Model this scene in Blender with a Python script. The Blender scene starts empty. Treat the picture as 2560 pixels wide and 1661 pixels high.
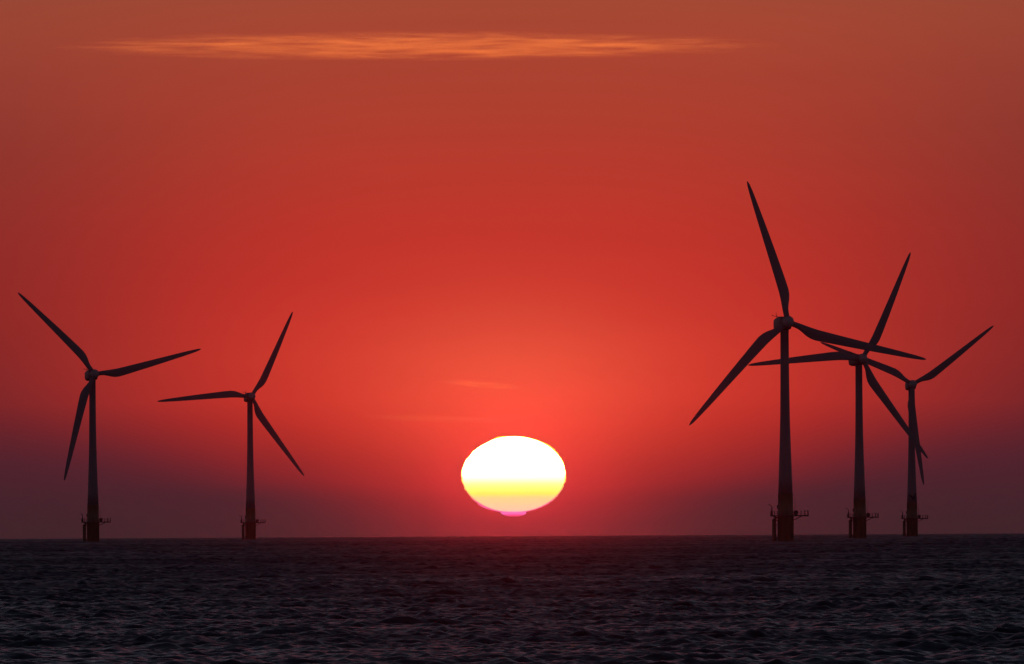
import bpy, bmesh, math, random
import numpy as np
from mathutils import Vector, Matrix

random.seed(7)
SC = bpy.context.scene
COL = SC.collection
EARTH = 6.371e6            # the sea bends away with the Earth, so the far towers stand partly behind the horizon

# ------------------------------------------------------------------ camera
cam_data = bpy.data.cameras.new("camera")
cam_data.sensor_width = 36.0
cam_data.lens = 398.0      # long telephoto: the sun's half degree fills a tenth of the frame
cam_data.clip_start = 1.0
cam_data.clip_end = 200000.0
cam = bpy.data.objects.new("camera", cam_data)
COL.objects.link(cam)
cam.location = (0, 0, 5.0)
cam.rotation_euler = (Matrix.Rotation(math.pi / 2 + 0.01678, 3, 'X') @ Matrix.Rotation(math.radians(-0.31), 3, 'Z')).to_euler()
SC.camera = cam

# ------------------------------------------------------------------ exposure
SC.view_settings.view_transform = 'Standard'
SC.view_settings.look = 'None'
SC.view_settings.exposure = 0.0
SC.view_settings.gamma = 1.0
SC.cycles.volume_bounces = 3
SC.cycles.max_bounces = 6
SC.cycles.sample_clamp_indirect = 2.0
SC.cycles.volume_step_rate = 1.0
SC.cycles.use_denoising = True


def lin(rgb):
    out = []
    for c in rgb:
        c /= 255.0
        out.append(c / 12.92 if c <= 0.04045 else ((c + 0.055) / 1.055) ** 2.4)
    return (out[0], out[1], out[2], 1.0)


class Nodes:
    """tiny helper for node trees"""
    def __init__(self, tree):
        self.t = tree
        tree.nodes.clear()

    def n(self, kind, **kw):
        nd = self.t.nodes.new(kind)
        for k, v in kw.items():
            setattr(nd, k, v)
        return nd

    def link(self, a, b):
        self.t.links.new(a, b)

    def put(self, v, sock):
        if hasattr(v, 'is_output'):
            self.link(v, sock)
        else:
            sock.default_value = v

    def m(self, op, a, b=None, c=None, clamp=False):
        nd = self.n('ShaderNodeMath', operation=op, use_clamp=clamp)
        for i, v in enumerate((a, b, c)):
            if v is not None:
                self.put(v, nd.inputs[i])
        return nd.outputs[0]

    def mix(self, f, a, b, blend='MIX'):
        nd = self.n('ShaderNodeMix', data_type='RGBA', blend_type=blend)
        nd.clamp_factor = blend == 'MIX'
        self.put(f, nd.inputs[0])
        self.put(a, nd.inputs[6])
        self.put(b, nd.inputs[7])
        return nd.outputs[2]

    def ramp(self, f, stops, interp='LINEAR'):
        nd = self.n('ShaderNodeValToRGB')
        cr = nd.color_ramp
        cr.interpolation = interp
        while len(cr.elements) < len(stops):
            cr.elements.new(0.5)
        for e, (p, c) in zip(cr.elements, sorted(stops, key=lambda s: s[0])):
            e.position = p
            e.color = c if len(c) == 4 else (*c, 1.0)
        self.put(f, nd.inputs[0])
        return nd.outputs[0]

    def val(self, f, stops, interp='LINEAR'):
        return self.ramp(f, [(p, (v, v, v, 1.0)) for p, v in stops], interp)

    def maprange(self, v, a, b, c, d, smooth=False):
        nd = self.n('ShaderNodeMapRange', interpolation_type='SMOOTHSTEP' if smooth else 'LINEAR')
        self.put(v, nd.inputs['Value'])
        for k, x in (('From Min', a), ('From Max', b), ('To Min', c), ('To Max', d)):
            nd.inputs[k].default_value = x
        return nd.outputs[0]


# ------------------------------------------------------------------ sky
SUN_Z = 116.5 / 28300.0     # apparent height of the disc's widest line (radians above level)
world = bpy.data.worlds.new("World")
SC.world = world
world.use_nodes = True
W = Nodes(world.node_tree)
geo = W.n('ShaderNodeTexCoord').outputs['Generated']
sep = W.n('ShaderNodeSeparateXYZ')
W.link(geo, sep.inputs[0])
dx, dy, dz = sep.outputs
az = W.m('ARCTAN2', dx, dy)
t = W.m('DIVIDE', W.m('ADD', dz, 0.00125), 0.04738, clamp=True)      # 0 at the sea horizon, 1 at 2.7 degrees

def sky_stops(rows):
    return [((1341.0 - y) / 1341.0, lin(c)) for y, c in rows]

centre = W.ramp(t, sky_stops([
    (0, (164, 73, 51)), (100, (169, 70, 50)), (200, (171, 66, 48)), (320, (176, 62, 46)), (450, (184, 57, 44)),
    (580, (191, 53, 42)), (700, (198, 52, 42)), (800, (205, 54, 43)), (900, (210, 56, 43)), (1000, (206, 53, 41)),
    (1060, (195, 47, 38)), (1110, (179, 43, 36)), (1160, (160, 38, 36)), (1210, (138, 34, 37)), (1260, (108, 32, 38)),
    (1310, (78, 34, 41)), (1341, (70, 36, 42))]))
side = W.ramp(t, sky_stops([
    (0, (150, 70, 53)), (200, (142, 60, 49)), (400, (135, 52, 44)), (600, (134, 44, 40)), (750, (131, 41, 38)),
    (850, (122, 39, 38)), (950, (111, 37, 39)), (1050, (93, 35, 41)), (1150, (75, 35, 45)), (1250, (63, 36, 44)),
    (1341, (58, 37, 42))]))
sigma = W.val(t, [(0.0, 0.0098), (0.035, 0.0098), (0.07, 0.0125), (0.105, 0.0182), (0.142, 0.0216), (0.17, 0.0235), (0.20, 0.0258), (0.25, 0.0292), (0.5, 0.0292), (0.75, 0.030), (1.0, 0.036)])
rel = W.m('DIVIDE', az, sigma)
glow = W.m('EXPONENT', W.m('MULTIPLY', W.m('POWER', W.m('ABSOLUTE', rel), 3.0), -0.5))
low = W.mix(glow, side, centre)
# faint uneven layers of dust in the lowest air
mp = W.n('ShaderNodeMapping')
W.link(geo, mp.inputs[0])
mp.inputs['Scale'].default_value = (34, 34, 420)
ns = W.n('ShaderNodeTexNoise')
ns.inputs['Scale'].default_value = 1.0
ns.inputs['Detail'].default_value = 4.0
W.link(mp.outputs[0], ns.inputs['Vector'])
layers = W.maprange(ns.outputs[0], 0.3, 0.7, 0.985, 1.015)
low = W.mix(1.0, low, layers, 'MULTIPLY')
# aureole close round the disc
ex = W.m('DIVIDE', az, 0.00463)
ez = W.m('DIVIDE', W.m('SUBTRACT', dz, SUN_Z), 0.0034)
rad = W.m('SQRT', W.m('ADD', W.m('MULTIPLY', ex, ex), W.m('MULTIPLY', ez, ez)))
aur = W.m('EXPONENT', W.m('MULTIPLY', W.m('MAXIMUM', W.m('SUBTRACT', rad, 1.0), 0.0), -3.6))
low = W.mix(W.m('MULTIPLY', aur, 0.12), low, (0.30, 0.020, 0.030, 1), 'ADD')
# warmer light in the thin dust over the sun
wx = W.m('DIVIDE', az, 0.0095)
wz = W.m('DIVIDE', W.m('SUBTRACT', dz, 0.0122), 0.0054)
warm = W.m('EXPONENT', W.m('MULTIPLY', W.m('ADD', W.m('MULTIPLY', wx, wx), W.m('MULTIPLY', wz, wz)), -0.5))
low = W.mix(warm, low, (0.02, 0.042, 0.014, 1), 'ADD')
# the dome above the glow: a physical dusk sky, sun at the horizon
nish = W.n('ShaderNodeTexSky', sky_type='NISHITA')
nish.sun_disc = False
nish.sun_elevation = math.radians(0.3)
nish.sun_rotation = 0.0
nish.air_density = 1.2
nish.dust_density = 3.0
nish.ozone_density = 2.0
NISHITA = 0.006
dusk = W.mix(1.0, nish.outputs[0], (NISHITA, NISHITA, NISHITA, 1), 'MULTIPLY')
up_z = W.m('MULTIPLY', dz, 1.0, clamp=True)
high = [(0.35, (0.015, 0.018, 0.030)), (0.6, (0.012, 0.015, 0.026)), (1.0, (0.010, 0.013, 0.024))]
dome_side = W.ramp(up_z, [(0.045, (0.17, 0.066, 0.066)), (0.06, (0.150, 0.130, 0.160)), (0.10, (0.118, 0.116, 0.150)), (0.20, (0.043, 0.047, 0.070))] + high)
dome_mid = W.ramp(up_z, [(0.045, (0.36, 0.066, 0.040)), (0.06, (0.37, 0.060, 0.076)), (0.10, (0.27, 0.056, 0.078)), (0.20, (0.11, 0.036, 0.054))] + high)
far_az = W.m('DIVIDE', az, 0.015)
dome = W.mix(W.m('EXPONENT', W.m('MULTIPLY', W.m('MULTIPLY', far_az, far_az), -0.5)), dome_side, dome_mid)
dusk = W.mix(1.0, dome, dusk, 'ADD')
up = W.maprange(dz, 0.044, 0.060, 0.0, 1.0, True)
sky = W.mix(up, low, dusk)
bg = W.n('ShaderNodeBackground')
W.link(sky, bg.inputs[0])
bg.inputs[1].default_value = 1.0
wo = W.n('ShaderNodeOutputWorld')
W.link(bg.outputs[0], wo.inputs[0])

# ------------------------------------------------------------------ sun and added cloud light
# The visible low sun (built below as a glowing body 60 km away) lights the haze and the water with its own radiance.
# Added lamp, aimed up from below the horizon, only to brighten the clouds orange.
SUN_TOP = (280.0, 48.0, 10.0, 1)     # far over-exposed: a deep red sun that the picture clips to white
sl = bpy.data.lights.new("added_cloud_light", 'SUN')
sl.energy = 0.30
sl.angle = math.radians(0.5)
sl.color = (1.0, 0.20, 0.0)
so = bpy.data.objects.new("added_cloud_light", sl)
COL.objects.link(so)
el = math.radians(-5.0)
so.rotation_euler = Vector((0, -math.cos(el), -math.sin(el))).to_track_quat('-Z', 'Y').to_euler()
so.location = (0, 200, 150)


# ------------------------------------------------------------------ materials
def principled(name, col, rough=0.5, metal=0.0, noise=None):
    m = bpy.data.materials.new(name)
    m.use_nodes = True
    N = Nodes(m.node_tree)
    p = N.n('ShaderNodeBsdfPrincipled')
    o = N.n('ShaderNodeOutputMaterial')
    N.link(p.outputs[0], o.inputs[0])
    p.inputs['Roughness'].default_value = rough
    p.inputs['Metallic'].default_value = metal
    if noise:
        tc = N.n('ShaderNodeTexCoord')
        mpn = N.n('ShaderNodeMapping')
        mpn.inputs['Scale'].default_value = noise[2]
        N.link(tc.outputs['Object'], mpn.inputs[0])
        nz = N.n('ShaderNodeTexNoise')
        nz.inputs['Scale'].default_value = noise[0]
        nz.inputs['Detail'].default_value = 5.0
        N.link(mpn.outputs[0], nz.inputs['Vector'])
        f = N.maprange(nz.outputs[0], 0.4, 0.7, 0.0, 1.0)
        N.link(N.mix(f, (*col, 1), (*noise[1], 1)), p.inputs['Base Color'])
    else:
        p.inputs['Base Color'].default_value = (*col, 1)
    return m


PAINT = principled("tower_paint", (0.13, 0.20, 0.22), 0.5, 0, (0.35, (0.10, 0.15, 0.17), (1, 1, 0.15)))
BLADE = principled("blade_gelcoat", (0.13, 0.19, 0.21), 0.5, 0, (0.3, (0.10, 0.15, 0.17), (1, 1, 0.2)))
NACELLE = principled("nacelle_shell", (0.11, 0.13, 0.14), 0.5, 0, (0.8, (0.085, 0.10, 0.11), (1, 1, 0.4)))
NOSE = principled("nose_cone_shell", (0.34, 0.36, 0.37), 0.45)  # paler than the nacelle: sky reflection on the nose put into the colour
YELLOW = principled("yellow_steel", (0.15, 0.15, 0.07), 0.6, 0, (0.9, (0.08, 0.09, 0.055), (1, 1, 0.25)))
STEEL = principled("galvanised_steel", (0.09, 0.09, 0.09), 0.65, 0.2, (1.5, (0.09, 0.06, 0.04), (1, 1, 0.4)))
GULL = principled("gull_plumage", (0.02, 0.02, 0.022), 0.9, 0, (8.0, (0.01, 0.01, 0.012), (1, 1, 1)))

water_m = bpy.data.materials.new("sea_water")
water_m.use_nodes = True
N = Nodes(water_m.node_tree)
p = N.n('ShaderNodeBsdfPrincipled')
o = N.n('ShaderNodeOutputMaterial')
N.link(p.outputs[0], o.inputs[0])
p.inputs['Base Color'].default_value = (0.004, 0.009, 0.016, 1)
p.inputs['Roughness'].default_value = 0.16
p.inputs['IOR'].default_value = 1.333
ch = N.n('ShaderNodeAttribute')
ch.attribute_name = 'chop'
N.link(ch.outputs['Fac'], p.inputs['Roughness'])
tc = N.n('ShaderNodeTexCoord')
nz = N.n('ShaderNodeTexNoise')
nz.inputs['Scale'].default_value = 2.2
nz.inputs['Detail'].default_value = 4.0
N.link(tc.outputs['Object'], nz.inputs['Vector'])
bp = N.n('ShaderNodeBump')
bp.inputs['Strength'].default_value = 0.6
bp.inputs['Distance'].default_value = 0.10
N.link(nz.outputs[0], bp.inputs['Height'])
N.link(bp.outputs[0], p.inputs['Normal'])


# ------------------------------------------------------------------ object helpers
def tag(ob, label=None, cat=None, group=None, kind=None):
    for k, v in (('label', label), ('category', cat), ('group', group), ('kind', kind)):
        if v:
            ob[k] = v
    return ob


def link_bm(name, bm, mat, parent=None, smooth=True):
    bmesh.ops.recalc_face_normals(bm, faces=bm.faces[:])
    me = bpy.data.meshes.new(name)
    bm.to_mesh(me)
    bm.free()
    me.materials.append(mat)
    if smooth:
        for f in me.polygons:
            f.use_smooth = True
    ob = bpy.data.objects.new(name, me)
    COL.objects.link(ob)
    if parent:
        ob.parent = parent
    return ob


def rings(bm, ring_list, cap=True):
    """skin a list of point rings (all the same length) into a closed skin"""
    vs = [[bm.verts.new(q) for q in r] for r in ring_list]
    n = len(vs[0])
    for a, b in zip(vs, vs[1:]):
        for i in range(n):
            bm.faces.new((a[i], a[(i + 1) % n], b[(i + 1) % n], b[i]))
    if cap:
        bm.faces.new(vs[0][::-1])
        bm.faces.new(vs[-1])


def lathe(bm, prof, seg=32, axis='Z', off=(0, 0, 0)):
    rl = []
    for r, h in prof:
        ring = []
        for i in range(seg):
            a = 2 * math.pi * i / seg
            c, s = r * math.cos(a), r * math.sin(a)
            q = (c, s, h) if axis == 'Z' else (c, h, s)
            ring.append((q[0] + off[0], q[1] + off[1], q[2] + off[2]))
        rl.append(ring)
    rings(bm, rl)


def tube(bm, a, b, r0, r1=None, seg=8):
    a, b = Vector(a), Vector(b)
    r1 = r0 if r1 is None else r1
    d = (b - a).normalized()
    u = d.orthogonal().normalized()
    v = d.cross(u)
    rl = []
    for q, r in ((a, r0), (b, r1)):
        rl.append([q + (u * math.cos(2 * math.pi * i / seg) + v * math.sin(2 * math.pi * i / seg)) * r for i in range(seg)])
    rings(bm, rl)


def box(bm, lo, hi, bev=0.0):
    lo, hi = Vector(lo), Vector(hi)
    r = bmesh.ops.create_cube(bm, size=1.0)
    c, s = (lo + hi) / 2, hi - lo
    for v in r['verts']:
        v.co = Vector((v.co.x * s.x + c.x, v.co.y * s.y + c.y, v.co.z * s.z + c.z))
    if bev:
        es = list({e for v in r['verts'] for e in v.link_edges})
        bmesh.ops.bevel(bm, geom=es, offset=bev, segments=3, affect='EDGES', profile=0.5)


def sea_level(dist):
    return -dist * dist / (2 * EARTH)


# ------------------------------------------------------------------ the sea: one curved sheet with real waves
LAM_MIN, LAM_MAX, LAM_KNEE, SPREAD, SLOPE_VAR = 0.36, 11.0, 1.7, 50.0, 0.125
GLOSS_K = 0.15


def build_sea():
    rs = [0.3, 2.0]
    while rs[-1] < 385:
        rs.append(rs[-1] + 3.5)
    while rs[-1] < 9700:
        r = rs[-1]
        if r < 700:
            s = 0.16
        elif r < 1500:
            s = 0.16 + (r - 700) / 800 * 0.24
        elif r < 4000:
            s = 0.40 + (r - 1500) / 2500 * 1.1
        elif r < 9000:
            s = 1.5 + (r - 4000) / 5000 * 7
        else:
            s = 60
        rs.append(r + s)
    R = np.array(rs, dtype=np.float64)
    dR = np.gradient(R)
    fine = np.linspace(-3.0, 3.0, 580)
    # outside the long lens's own field the columns widen step by step right round to the back
    outer, step = [3.0], 0.0104
    while outer[-1] + step < 180.0:
        outer.append(outer[-1] + step)
        step *= 1.03 if step < 0.2 else 1.12
    outer = np.array(outer[1:] + [180.0])
    ang = np.radians(np.concatenate([-outer[:-1][::-1], fine, outer]))
    dA = np.gradient(ang)
    nr, na = len(R), len(ang)
    X = (R[:, None] * np.sin(ang)[None, :])
    Y = (R[:, None] * np.cos(ang)[None, :])
    Z = np.zeros(X.shape, dtype=np.float32)
    spacing = np.maximum(dR[:, None], (R[:, None] * dA[None, :])).astype(np.float32)
    best = np.maximum(dR, R * dA.min())
    # slow patches where the wind roughens or smooths the surface
    rng = np.random.default_rng(11)
    patch = np.zeros_like(Z)
    for lam in (22, 35, 52, 80, 130, 210, 340):
        for _ in range(2):
            a = rng.uniform(0, 2 * math.pi)
            k = 2 * math.pi / lam
            patch += np.sin((X * (k * math.cos(a)) + Y * (k * math.sin(a)) + rng.uniform(0, 6.28)).astype(np.float32))
    patch = np.clip(1.0 + 0.055 * patch, 0.75, 1.35)
    n = 90
    for i in range(n):
        lam = LAM_MIN * (LAM_MAX / LAM_MIN) ** ((i + rng.uniform(0, 1)) / n)
        a = math.radians(90 + 14 + rng.normal(0, SPREAD))
        k = 2 * math.pi / lam
        amp = math.sqrt(2 * SLOPE_VAR / n) * lam / (2 * math.pi)
        if lam > LAM_KNEE:
            amp *= LAM_KNEE / lam
        if lam > 3.0:
            amp *= 1.75          # a low swell under the chop, still seen far out
        ph0 = rng.uniform(0, 6.28)
        rows_ok = np.nonzero(1.6 * best / lam < 2.0)[0]
        if not len(rows_ok):
            continue
        sl = slice(0, rows_ok[-1] + 1)
        att = np.exp(-(1.6 * spacing[sl] / lam) ** 2)
        ph = np.mod(X[sl] * (k * math.cos(a)) + Y[sl] * (k * math.sin(a)) + ph0, 2 * math.pi).astype(np.float32)
        Z[sl] += amp * att * (np.sin(ph) - 0.22 * np.cos(2 * ph))
    Z *= patch
    # slopes of the ripples finer than the sheet's own faces become gloss spread
    fine_var = np.clip(SLOPE_VAR * GLOSS_K * (np.log(np.maximum(2.4 * spacing, LAM_MIN) / LAM_MIN) / math.log(LAM_KNEE * 1.6 / LAM_MIN)), 0.0, SLOPE_VAR * GLOSS_K)
    alpha = np.sqrt(2 * fine_var + 0.055 ** 2)
    chop = np.sqrt(alpha) * np.clip(patch, 0.8, 1.15)
    co = np.empty((nr, na, 3), dtype=np.float32)
    co[..., 0] = X
    co[..., 1] = Y
    co[..., 2] = Z - (R[:, None] ** 2 / (2 * EARTH))
    idx = np.arange(nr * na).reshape(nr, na)
    nxt = np.roll(idx, -1, axis=1)
    quads = np.stack([idx[:-1], idx[1:], nxt[1:], nxt[:-1]], axis=-1).reshape(-1, 4)
    quads = quads[:, ::-1]
    me = bpy.data.meshes.new("water")
    me.vertices.add(nr * na)
    me.vertices.foreach_set("co", co.ravel())
    me.loops.add(quads.size)
    me.loops.foreach_set("vertex_index", np.ascontiguousarray(quads, dtype=np.int32).ravel())
    me.polygons.add(len(quads))
    me.polygons.foreach_set("loop_start", np.arange(0, quads.size, 4, dtype=np.int32))
    me.polygons.foreach_set("use_smooth", np.ones(len(quads), dtype=bool))
    me.update(calc_edges=True)
    at = me.attributes.new('chop', 'FLOAT', 'POINT')
    at.data.foreach_set('value', np.ascontiguousarray(chop, dtype=np.float32).ravel())
    me.materials.append(water_m)
    ob = bpy.data.objects.new("water", me)
    COL.objects.link(ob)
    ob['kind'] = 'structure'
    return ob


build_sea()

# ------------------------------------------------------------------ wind turbine (built once, at its waterline)
HUB_H, ROTOR_R, OVERHANG, TILT = 59.6, 40.0, 3.9, math.radians(-5)


def build_turbine():
    root = bpy.data.objects.new("wind_turbine", None)
    COL.objects.link(root)
    # yellow steel foundation piece, from under the water to above the work deck
    bm = bmesh.new()
    lathe(bm, [(2.1, -6), (2.22, -5.9), (2.22, 6.55), (2.30, 6.6), (2.30, 6.8), (2.12, 6.85), (2.02, 12.9), (2.10, 12.95), (2.10, 13.1), (1.98, 13.12)], 40)
    link_bm("foundation", bm, YELLOW, root)
    # tapered tower
    bm = bmesh.new()
    prof = [(1.97, 13.12), (1.83, 17.5), (1.64, 23.2), (1.45, 29), (1.31, 34.8), (1.22, 42), (1.17, 50), (1.14, 57.3), (1.22, 57.35), (1.22, 57.75)]
    lathe(bm, prof, 40)
    tower = link_bm("tower", bm, PAINT, root)
    for z, r in ((23.2, 1.655), (40.5, 1.255)):
        bm = bmesh.new()
        lathe(bm, [(r, z - 0.08), (r + 0.03, z - 0.06), (r + 0.03, z + 0.06), (r, z + 0.08)], 40)
        link_bm("flange", bm, PAINT, tower)
    bm = bmesh.new()
    box(bm, (-2.35, -0.45, 8.9), (-1.9, 0.35, 10.0), 0.05)
    link_bm("cable_box", bm, STEEL, tower)

    # work deck: ring round the foundation, long landing stage to one side, short one to the other
    bm = bmesh.new()
    pts = []
    for i in range(16):
        a = 2 * math.pi * i / 16
        x, y = 3.35 * math.cos(a), 3.35 * math.sin(a)
        pts.append((x, y))
    def slab(poly, z0, z1):
        rings(bm, [[(x, y, z0) for x, y in poly], [(x, y, z1) for x, y in poly]])
    slab(pts, 6.9, 7.18)
    slab([(3.0, -1.9), (6.25, -1.9), (6.25, 1.9), (3.0, 1.9)], 6.86, 7.24)
    slab([(-4.15, -1.5), (-2.9, -1.5), (-2.9, 1.5), (-4.15, 1.5)], 6.86, 7.24)
    for y in (-1.2, 1.2):
        tube(bm, (2.2, y, 5.9), (4.4, y, 6.9), 0.10)
        tube(bm, (-2.2, y, 5.6), (-3.3, y, 6.9), 0.10)
    deck = link_bm("work_deck", bm, STEEL, root, False)
    # railing
    bm = bmesh.new()
    outline = [(6.2, -1.85), (6.2, 0), (6.2, 1.85), (5.3, 1.85), (4.2, 1.85), (3.0, 1.9), (2.3, 2.35), (0.9, 3.2), (-0.9, 3.2), (-2.3, 2.35), (-3.0, 1.5),
               (-4.1, 1.45), (-4.1, 0), (-4.1, -1.45), (-3.0, -1.5), (-2.3, -2.35), (-0.9, -3.2), (0.9, -3.2), (2.3, -2.35), (3.0, -1.9), (4.2, -1.85), (5.3, -1.85)]
    for i, (x, y) in enumerate(outline):
        x2, y2 = outline[(i + 1) % len(outline)]
        tube(bm, (x, y, 7.15), (x, y, 8.35), 0.055, seg=6)
        for z in (7.75, 8.32):
            tube(bm, (x, y, z), (x2, y2, z), 0.028, seg=5)
    for x, y in ((5.2, -1.7), (6.1, 1.6)):
        tube(bm, (x, y, 7.15), (x, y, 8.55), 0.10, seg=8)
    link_bm("railing", bm, STEEL, deck)
    # davit crane on the short stage
    bm = bmesh.new()
    box(bm, (-4.0, -0.35, 7.2), (-3.45, 0.35, 8.3), 0.06)
    tube(bm, (-3.75, 0, 8.2), (-3.72, 0, 9.4), 0.20, 0.13)
    tube(bm, (-3.72, 0, 9.4), (-4.05, 0, 10.0), 0.11, 0.09)
    tube(bm, (-4.05, 0, 10.0), (-4.8, 0, 10.2), 0.09, 0.06)
    link_bm("davit_crane", bm, STEEL, deck)
    # winch drum and locker beside the tower, whip aerial
    bm = bmesh.new()
    lathe(bm, [(0.30, -0.5), (0.62, -0.45), (0.62, -0.32), (0.42, -0.3), (0.42, 0.3), (0.62, 0.32), (0.62, 0.45), (0.30, 0.5)], 20, 'Y', (2.85, -0.4, 7.95))
    box(bm, (2.4, -0.9, 7.2), (3.3, 0.1, 7.55), 0.03)
    link_bm("winch", bm, STEEL, deck)
    bm = bmesh.new()
    tube(bm, (2.62, 0.8, 7.2), (2.60, 0.8, 12.6), 0.06, 0.03, 6)
    link_bm("aerial", bm, STEEL, deck)

    # boat landing: two fender tubes with a caged ladder between, braced to the foundation
    bm = bmesh.new()
    for y in (-0.75, 0.75):
        tube(bm, (-3.40, y, -4), (-3.40, y, 6.1), 0.30, seg=12)
        tube(bm, (-3.40, y, 6.05), (-2.0, y, 6.75), 0.20, seg=10)
        for z in (1.0, 4.6):
            tube(bm, (-3.3, y, z), (-1.9, y * 0.9, z), 0.10)
    bl = link_bm("boat_landing", bm, YELLOW, root)
    bm = bmesh.new()
    for y in (-0.28, 0.28):
        tube(bm, (-2.85, y, -3), (-2.85, y, 7.0), 0.28)
    z = -2.0
    while z < 7:
        tube(bm, (-2.85, -0.3, z), (-2.85, 0.3, z), 0.05, seg=6)
        z += 0.35
    z = 0.3
    while z < 6:
        tube(bm, (-3.35, -0.7, z), (-2.9, -0.28, z), 0.06, seg=6)
        tube(bm, (-3.35, 0.7, z), (-2.9, 0.28, z), 0.06, seg=6)
        z += 0.7
    link_bm("ladder", bm, YELLOW, bl)

    # nacelle: rounded housing, long to the rear (local -Y is the front)
    bm = bmesh.new()
    rl = []
    for y, w, h, zc in ((-2.35, 1.25, 1.25, 0.0), (-2.2, 1.5, 1.55, 0.0), (-1.2, 1.72, 1.80, 0.0), (1.5, 1.80, 1.86, 0.0), (4.5, 1.78, 1.84, 0.02), (6.2, 1.62, 1.60, 0.10), (6.75, 1.35, 1.2, 0.2)):
        ring = []
        for i in range(28):
            a = 2 * math.pi * i / 28
            c, s = math.cos(a), math.sin(a)
            e = 2 / 4.5
            ring.append((w * math.copysign(abs(c) ** e, c), y, zc + h * math.copysign(abs(s) ** e, s)))
        rl.append(ring)
    rings(bm, rl)
    box(bm, (-0.9, 2.8, 1.78), (0.9, 5.0, 2.1), 0.08)
    nac = link_bm("nacelle", bm, NACELLE, root)
    bm = bmesh.new()
    tube(bm, (-1.1, 4.9, 1.7), (-1.1, 4.9, 3.35), 0.07, 0.05, 6)
    tube(bm, (-2.2, 4.9, 2.45), (-0.8, 4.9, 2.25), 0.06, seg=6)
    tube(bm, (-2.15, 4.9, 2.4), (-2.15, 4.9, 2.75), 0.10, seg=6)
    tube(bm, (-0.85, 4.9, 2.2), (-0.85, 4.9, 2.6), 0.08, seg=6)
    link_bm("wind_sensor", bm, STEEL, nac)
    # hub and its nose
    bm = bmesh.new()
    lathe(bm, [(1.15, 1.45), (1.45, 1.35), (1.62, 0.7), (1.66, 0.0), (1.60, -0.75)], 32, 'Y')
    hub = link_bm("hub", bm, NACELLE, root)
    bm = bmesh.new()
    lathe(bm, [(1.59, -0.76), (1.50, -1.1), (1.28, -1.55), (0.92, -1.95), (0.45, -2.2), (0.05, -2.28)], 32, 'Y')
    link_bm("nose_cone", bm, NOSE, hub)
    # blade: round root, broad shoulder on the trailing side, straight leading edge, slim tip
    tab = [(0.9, -.62, .92, 1.54, 0), (2.2, -.56, .98, 1.54, 2), (3.4, -.47, 1.20, 1.40, 7), (4.6, -.36, 1.66, 1.2, 10), (5.8, -.25, 2.18, .98, 11),
           (7.2, -.15, 2.56, .80, 11), (8.6, -.08, 2.72, .70, 10.5), (11, -.10, 2.60, .58, 8), (15, -.14, 2.32, .46, 5), (20, -.22, 1.98, .36, 3),
           (25, -.30, 1.62, .28, 1.5), (30, -.38, 1.22, .21, .5), (34, -.42, .90, .15, 0), (37, -.42, .62, .11, 0), (39, -.36, .36, .08, 0),
           (39.75, -.22, .14, .05, 0), (40.0, -.08, .02, .03, 0)]
    bm = bmesh.new()
    rl = []
    for r, le, te, th, tw_ in tab:
        te *= 1.0 + 0.08 * min(1.0, max(0.0, (r - 3.0) / 4.0))
        ring = []
        c, mid = te - le, (te + le) / 2
        rnd = max(0.0, min(1.0, (5.5 - r) / 3.3))
        ca, sa = math.cos(math.radians(tw_)), math.sin(math.radians(tw_))
        for i in range(20):
            a = 2 * math.pi * i / 20
            x = mid - c / 2 * math.cos(a)
            q = (x - le) / c
            foil = 1.0 if rnd >= 1 else (1 - rnd) * (1.25 * math.sqrt(max(q, 0)) * (1 - q) * 1.7 / max(0.05, abs(math.sin(a)))) + rnd if abs(math.sin(a)) > 1e-4 else 0
            y = th / 2 * math.sin(a) * min(foil, 1.25)
            ring.append((x * ca - y * sa, x * sa + y * ca, r))
        rl.append(ring)
    rings(bm, rl)
    b0 = link_bm("blade", bm, BLADE, root)
    for k in range(2):
        b = b0.copy()
        COL.objects.link(b)
        b.parent = root
    return root


def set_rotor(root, yaw, phase):
    """turn the head into the wind and stop the rotor at the given angle"""
    yaw_m = Matrix.Rotation(math.radians(yaw), 4, 'Z')
    head = Matrix.Translation((0, 0, HUB_H)) @ yaw_m
    centre_m = head @ Matrix.Rotation(TILT, 4, 'X') @ Matrix.Translation((0, -OVERHANG, 0))
    k = 0
    for ch in root.children:
        base = ch.name.split('.')[0]
        if base == 'nacelle':
            ch.matrix_local = head @ Matrix.Rotation(TILT * 0.6, 4, 'X')
        elif base == 'hub':
            ch.matrix_local = centre_m @ Matrix.Rotation(math.radians(phase), 4, 'Y')
        elif base == 'blade':
            ch.matrix_local = centre_m @ Matrix.Rotation(math.radians(phase + 120 * k), 4, 'Y')
            k += 1


def copy_tree(ob, parent=None):
    c = ob.copy()
    COL.objects.link(c)
    if parent:
        c.parent = parent
    for ch in list(ob.children):
        copy_tree(ch, c)
    return c


# (east offset, distance, yaw, rotor angle, label)
TURBINES = [
    (74.46, 3093, 12, -14.9, "largest, nearest dark wind turbine, one blade pointing almost straight up"),
    (-150.1, 4047, 13, -42.8, "dark wind turbine farthest left, upper blade slanting left, another pointing right"),
    (-109.9, 4741, 11, 27.2, "smaller dark wind turbine left of the sun, one blade pointing level left"),
    (115.65, 3777, 16, 27.0, "dark wind turbine second from the right, partly behind the largest turbine's blade"),
    (157.2, 4460, 6, -65.2, "wind turbine farthest right, two raised blades forming a V above its tower"),
]
proto = build_turbine()
for i, (x, d, yaw, ph, lab) in enumerate(TURBINES):
    tb = copy_tree(proto) if i else proto
    tb.location = (x, d, sea_level(d))
    tag(tb, lab, "wind turbine", "wind turbines standing in the sea")
    set_rotor(tb, yaw, ph)

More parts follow.
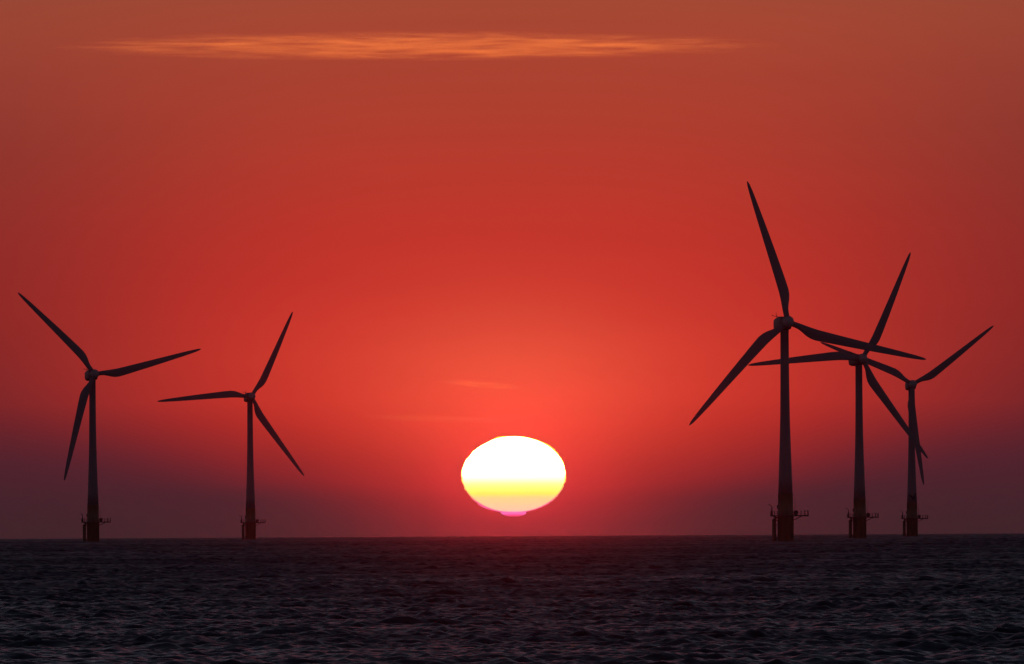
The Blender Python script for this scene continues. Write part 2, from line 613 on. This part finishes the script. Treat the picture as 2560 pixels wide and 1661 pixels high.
# ------------------------------------------------------------------ the setting sun: a flattened glowing body far beyond the horizon
SUN_D = 60000.0
rows = [(588, 470, 625), (591, 448, 655), (600, 428, 692), (612, 408, 742), (622, 392, 772), (635, 372, 800), (648, 348, 830), (660, 328, 851), (676, 300, 872), (690, 281, 886),
        (703, 262, 897), (715, 250, 906), (727, 240, 917), (740, 230, 926), (757, 214, 940), (770, 204, 947), (785, 199, 950), (800, 190, 957), (815, 185, 959), (830, 176, 964),
        (845, 173, 966), (860, 167, 968), (875, 166, 972), (890, 164, 973), (905, 165, 973), (920, 166, 972), (940, 170, 968), (955, 176, 962), (965, 180, 958), (978, 187, 954), (990, 190, 947),
        (1000, 195, 944), (1010, 202, 936), (1022, 207, 930), (1030, 216, 922), (1042, 224, 912), (1050, 231, 906), (1064, 242, 892), (1075, 256, 880), (1088, 266, 866), (1100, 282, 850),
        (1112, 293, 834), (1120, 308, 818), (1132, 326, 796), (1140, 346, 774), (1150, 372, 748), (1157, 396, 724), (1165, 430, 692), (1171, 459, 664), (1176, 468, 662), (1182, 470, 664),
        (1190, 480, 658), (1198, 498, 640), (1204, 518, 622), (1208, 545, 600)]
S = 0.3239 * SUN_D / 28300.0
bm = bmesh.new()
rl = []
for yy, l, r in rows:
    if 600 < yy < 1160:                       # the limb is stepped by layers of warm and cold air
        l, r = l + random.uniform(-4.5, 4.5), r + random.uniform(-4.5, 4.5)
    w, cx, z = (r - l) / 2 * S, ((r + l) / 2 - 568.5) * S, (890 - yy) * S
    rl.append([(cx + w * math.cos(2 * math.pi * i / 96), w * math.sin(2 * math.pi * i / 96), z) for i in range(96)])
rings(bm, rl)
sun_m = bpy.data.materials.new("sun_surface")
sun_m.use_nodes = True
sun_m.cycles.emission_sampling = 'FRONT'
N = Nodes(sun_m.node_tree)
tc = N.n('ShaderNodeTexCoord')
sp = N.n('ShaderNodeSeparateXYZ')
N.link(tc.outputs['Object'], sp.inputs[0])
zz = N.maprange(sp.outputs[2], (890 - 1210) * S, (890 - 588) * S, 0.0, 1.0)
def hz(yy):
    return (1210 - yy) / (1210 - 588)
def glow_of(rgb, k=1.06):
    c = lin(rgb)
    return (c[0] * k, c[1] * k, c[2] * k, 1.0)
band = N.ramp(zz, [(hz(1206), glow_of((212, 50, 100))), (hz(1190), glow_of((234, 92, 180))), (hz(1174), glow_of((247, 150, 188))), (hz(1160), glow_of((250, 198, 166))), (hz(1100), glow_of((250, 208, 150))),
                   (hz(1062), glow_of((250, 213, 138))), (hz(1030), glow_of((252, 240, 92))), (hz(990), glow_of((253, 246, 115), 1.2)), (hz(958), (1.5, 1.15, 0.36, 1)), (hz(930), (2.5, 1.45, 0.70, 1)), (hz(900), (14, 3.0, 1.1, 1)), (hz(840), SUN_TOP)])
# cooler, dimmer limb: yellow above, pink below
xn = N.m('DIVIDE', sp.outputs[0], 404 * S)
zn = N.m('DIVIDE', sp.outputs[2], N.m('ADD', 290 * S, N.m('MULTIPLY', N.m('GREATER_THAN', sp.outputs[2], 0.0), 12 * S)))
rr = N.m('SQRT', N.m('ADD', N.m('MULTIPLY', xn, xn), N.m('MULTIPLY', zn, zn)))
limb = N.maprange(rr, 0.955, 1.0, 0.0, 1.0, True)
limb_c = N.ramp(zz, [(0.0, lin((196, 46, 74))), (hz(1194), lin((222, 84, 150))), (hz(1182), lin((232, 116, 200))), (hz(1170), lin((238, 96, 165))), (hz(1100), lin((240, 90, 140))), (hz(1000), lin((248, 170, 110))), (hz(930), (1.6, 0.78, 0.07, 1)), (1.0, (1.8, 0.84, 0.08, 1))])
col = N.mix(limb, band, limb_c)
em = N.n('ShaderNodeEmission')
N.link(col, em.inputs[0])
em.inputs[1].default_value = 1.0
oo = N.n('ShaderNodeOutputMaterial')
N.link(em.outputs[0], oo.inputs[0])
sun = link_bm("sun", bm, sun_m)
sun.location = (2.0 / 28300 * SUN_D, SUN_D, 5.0 + SUN_Z * SUN_D)
tag(sun, "glowing flattened setting sun, white above with yellow and peach bands below, low over the sea", "sun")


# ------------------------------------------------------------------ clouds: thin lens-shaped banks of ice haze lit mostly by the added low lamp behind them
def cloud_material(name, density, half, scale, seed, lo, hi):
    m = bpy.data.materials.new(name)
    m.use_nodes = True
    N = Nodes(m.node_tree)
    tc = N.n('ShaderNodeTexCoord')
    mp1 = N.n('ShaderNodeMapping')
    mp1.inputs['Location'].default_value = (seed, seed * 1.7, seed * 0.3)
    mp1.inputs['Rotation'].default_value = (0, math.radians(3.0), 0)
    mp1.inputs['Scale'].default_value = scale
    N.link(tc.outputs['Object'], mp1.inputs[0])
    nz = N.n('ShaderNodeTexNoise')
    nz.inputs['Scale'].default_value = 1.0
    nz.inputs['Detail'].default_value = 5.0
    nz.inputs['Roughness'].default_value = 0.6
    nz.inputs['Distortion'].default_value = 0.6
    N.link(mp1.outputs[0], nz.inputs['Vector'])
    # fade towards the rim of the bank
    sp = N.n('ShaderNodeSeparateXYZ')
    N.link(tc.outputs['Object'], sp.inputs[0])
    acc = None
    for i in range(3):
        q = N.m('DIVIDE', sp.outputs[i], half[i])
        q = N.m('MULTIPLY', q, q)
        acc = q if acc is None else N.m('ADD', acc, q)
    core = N.maprange(acc, 0.0, 1.0, 1.0, 0.0, True)
    wisp = N.maprange(nz.outputs[0], lo, hi, 0.0, 1.0, True)
    den = N.m('MULTIPLY', N.m('MULTIPLY', core, wisp), density)
    pv = N.n('ShaderNodeVolumePrincipled')
    pv.inputs['Color'].default_value = (1, 1, 1, 1)
    pv.inputs['Anisotropy'].default_value = 0.88
    N.link(den, pv.inputs['Density'])
    out = N.n('ShaderNodeOutputMaterial')
    N.link(pv.outputs[0], out.inputs['Volume'])
    return m


def cloud(name, x, y, z, half, bend, mat, lab):
    bm = bmesh.new()
    rl = []
    nseg = 40
    for k in range(nseg + 1):
        q = -1 + 2 * k / nseg
        r = math.sqrt(max(1e-4, 1 - q * q))
        rl.append([(q * half[0], r * half[1] * math.cos(2 * math.pi * i / 24), r * half[2] * math.sin(2 * math.pi * i / 24)) for i in range(24)])
    rings(bm, rl)
    ob = link_bm(name, bm, mat)
    ob.location = (x, y, z)
    ob.rotation_euler = (0, bend, 0)
    return tag(ob, lab, "cloud", "thin clouds in the red sky")


CD = 30000.0
K = CD / 28300.0
half1 = (960 * K, 190, 40 * K)
cloud("cloud", (1045 - 1280 - 2) * K, CD, 5 + (1305 - 113) * K, half1, math.radians(0.2),
      cloud_material("cloud_ice", 0.0085, half1, (1 / 190, 1 / 60, 1 / 10), 5.3, 0.42, 0.74),
      "long thin orange streak of cloud stretched across the top of the sky")
half2 = (120 * K, 90, 11 * K)
cloud("cloud", (1205 - 1280) * K, CD, 5 + (1305 - 961) * K, half2, math.radians(5.0),
      cloud_material("cloud_wisp", 0.0016, half2, (1 / 80, 1 / 60, 1 / 6), 8.4, 0.30, 0.75),
      "short faint wisp of orange cloud just above the sun")
half3 = (230 * K, 90, 12 * K)
cloud("cloud", (1090 - 1280) * K, CD, 5 + (1305 - 1046) * K, half3, math.radians(2.0),
      cloud_material("cloud_veil", 0.0006, half3, (1 / 110, 1 / 60, 1 / 7), 2.2, 0.32, 0.75),
      "barely visible red cloud veil left of the sun's upper edge")


# ------------------------------------------------------------------ gull passing in front of the rightmost tower
def build_gull():
    me = bpy.data.meshes.new("gull")
    P = [(0, 0, 0), (-0.03, -0.10, -0.06), (-0.07, -0.20, -0.11), (0.03, 0.12, 0.03), (0.06, 0.24, 0.04),      # belly, breast, head, rump, tail
         (0.07, -0.04, 0.10), (0.17, -0.06, 0.30), (0.20, 0.06, 0.56),                                          # right wing raised
         (-0.09, -0.03, 0.08), (-0.26, -0.05, 0.24), (-0.47, 0.07, 0.40), (-0.10, -0.26, -0.125), (0.20, 0.12, 0.68), (-0.58, 0.15, 0.47)]
    E = [(0, 1), (1, 2), (2, 11), (0, 3), (3, 4), (0, 5), (5, 6), (6, 7), (7, 12), (0, 8), (8, 9), (9, 10), (10, 13)]
    me.from_pydata(P, E, [])
    ob = bpy.data.objects.new("gull", me)
    COL.objects.link(ob)
    me.materials.append(GULL)
    md = ob.modifiers.new("skin", 'SKIN')
    rad = {0: (.085, .09), 1: (.08, .085), 2: (.05, .05), 3: (.06, .05), 4: (.085, .018), 5: (.05, .09), 6: (.028, .085), 7: (.018, .05), 8: (.05, .09), 9: (.028, .085), 10: (.018, .05), 11: (.015, .015), 12: (.008, .012), 13: (.008, .012)}
    for i, v in enumerate(me.skin_vertices[0].data):
        v.radius = rad[i]
        v.use_root = i == 0
    sub = ob.modifiers.new("sub", 'SUBSURF')
    sub.levels = sub.render_levels = 2
    dg = bpy.context.evaluated_depsgraph_get()
    m2 = bpy.data.meshes.new_from_object(ob.evaluated_get(dg))
    ob.modifiers.clear()
    ob.data = m2
    if not m2.materials:
        m2.materials.append(GULL)
    for f in m2.polygons:
        f.use_smooth = True
    return ob


gull = build_gull()
gull.location = (46.0, 1300.0, 7.45)
tag(gull, "small dark gull flying with raised wings in front of the rightmost turbine tower", "bird")

# ------------------------------------------------------------------ haze over the sea
bm = bmesh.new()
box(bm, (-10000, -10000, -9.5), (10000, 10000, 125.0))
haze_m = bpy.data.materials.new("sea_haze")
haze_m.use_nodes = True
N = Nodes(haze_m.node_tree)
pv = N.n('ShaderNodeVolumePrincipled')
pv.inputs['Color'].default_value = (0.95, 0.18, 0.90, 1)
pv.inputs['Density'].default_value = 0.58e-5
pv.inputs['Anisotropy'].default_value = 0.99
ho = N.n('ShaderNodeOutputMaterial')
N.link(pv.outputs[0], ho.inputs['Volume'])
hz_o = link_bm("haze", bm, haze_m, None, False)
hz_o['kind'] = 'stuff'
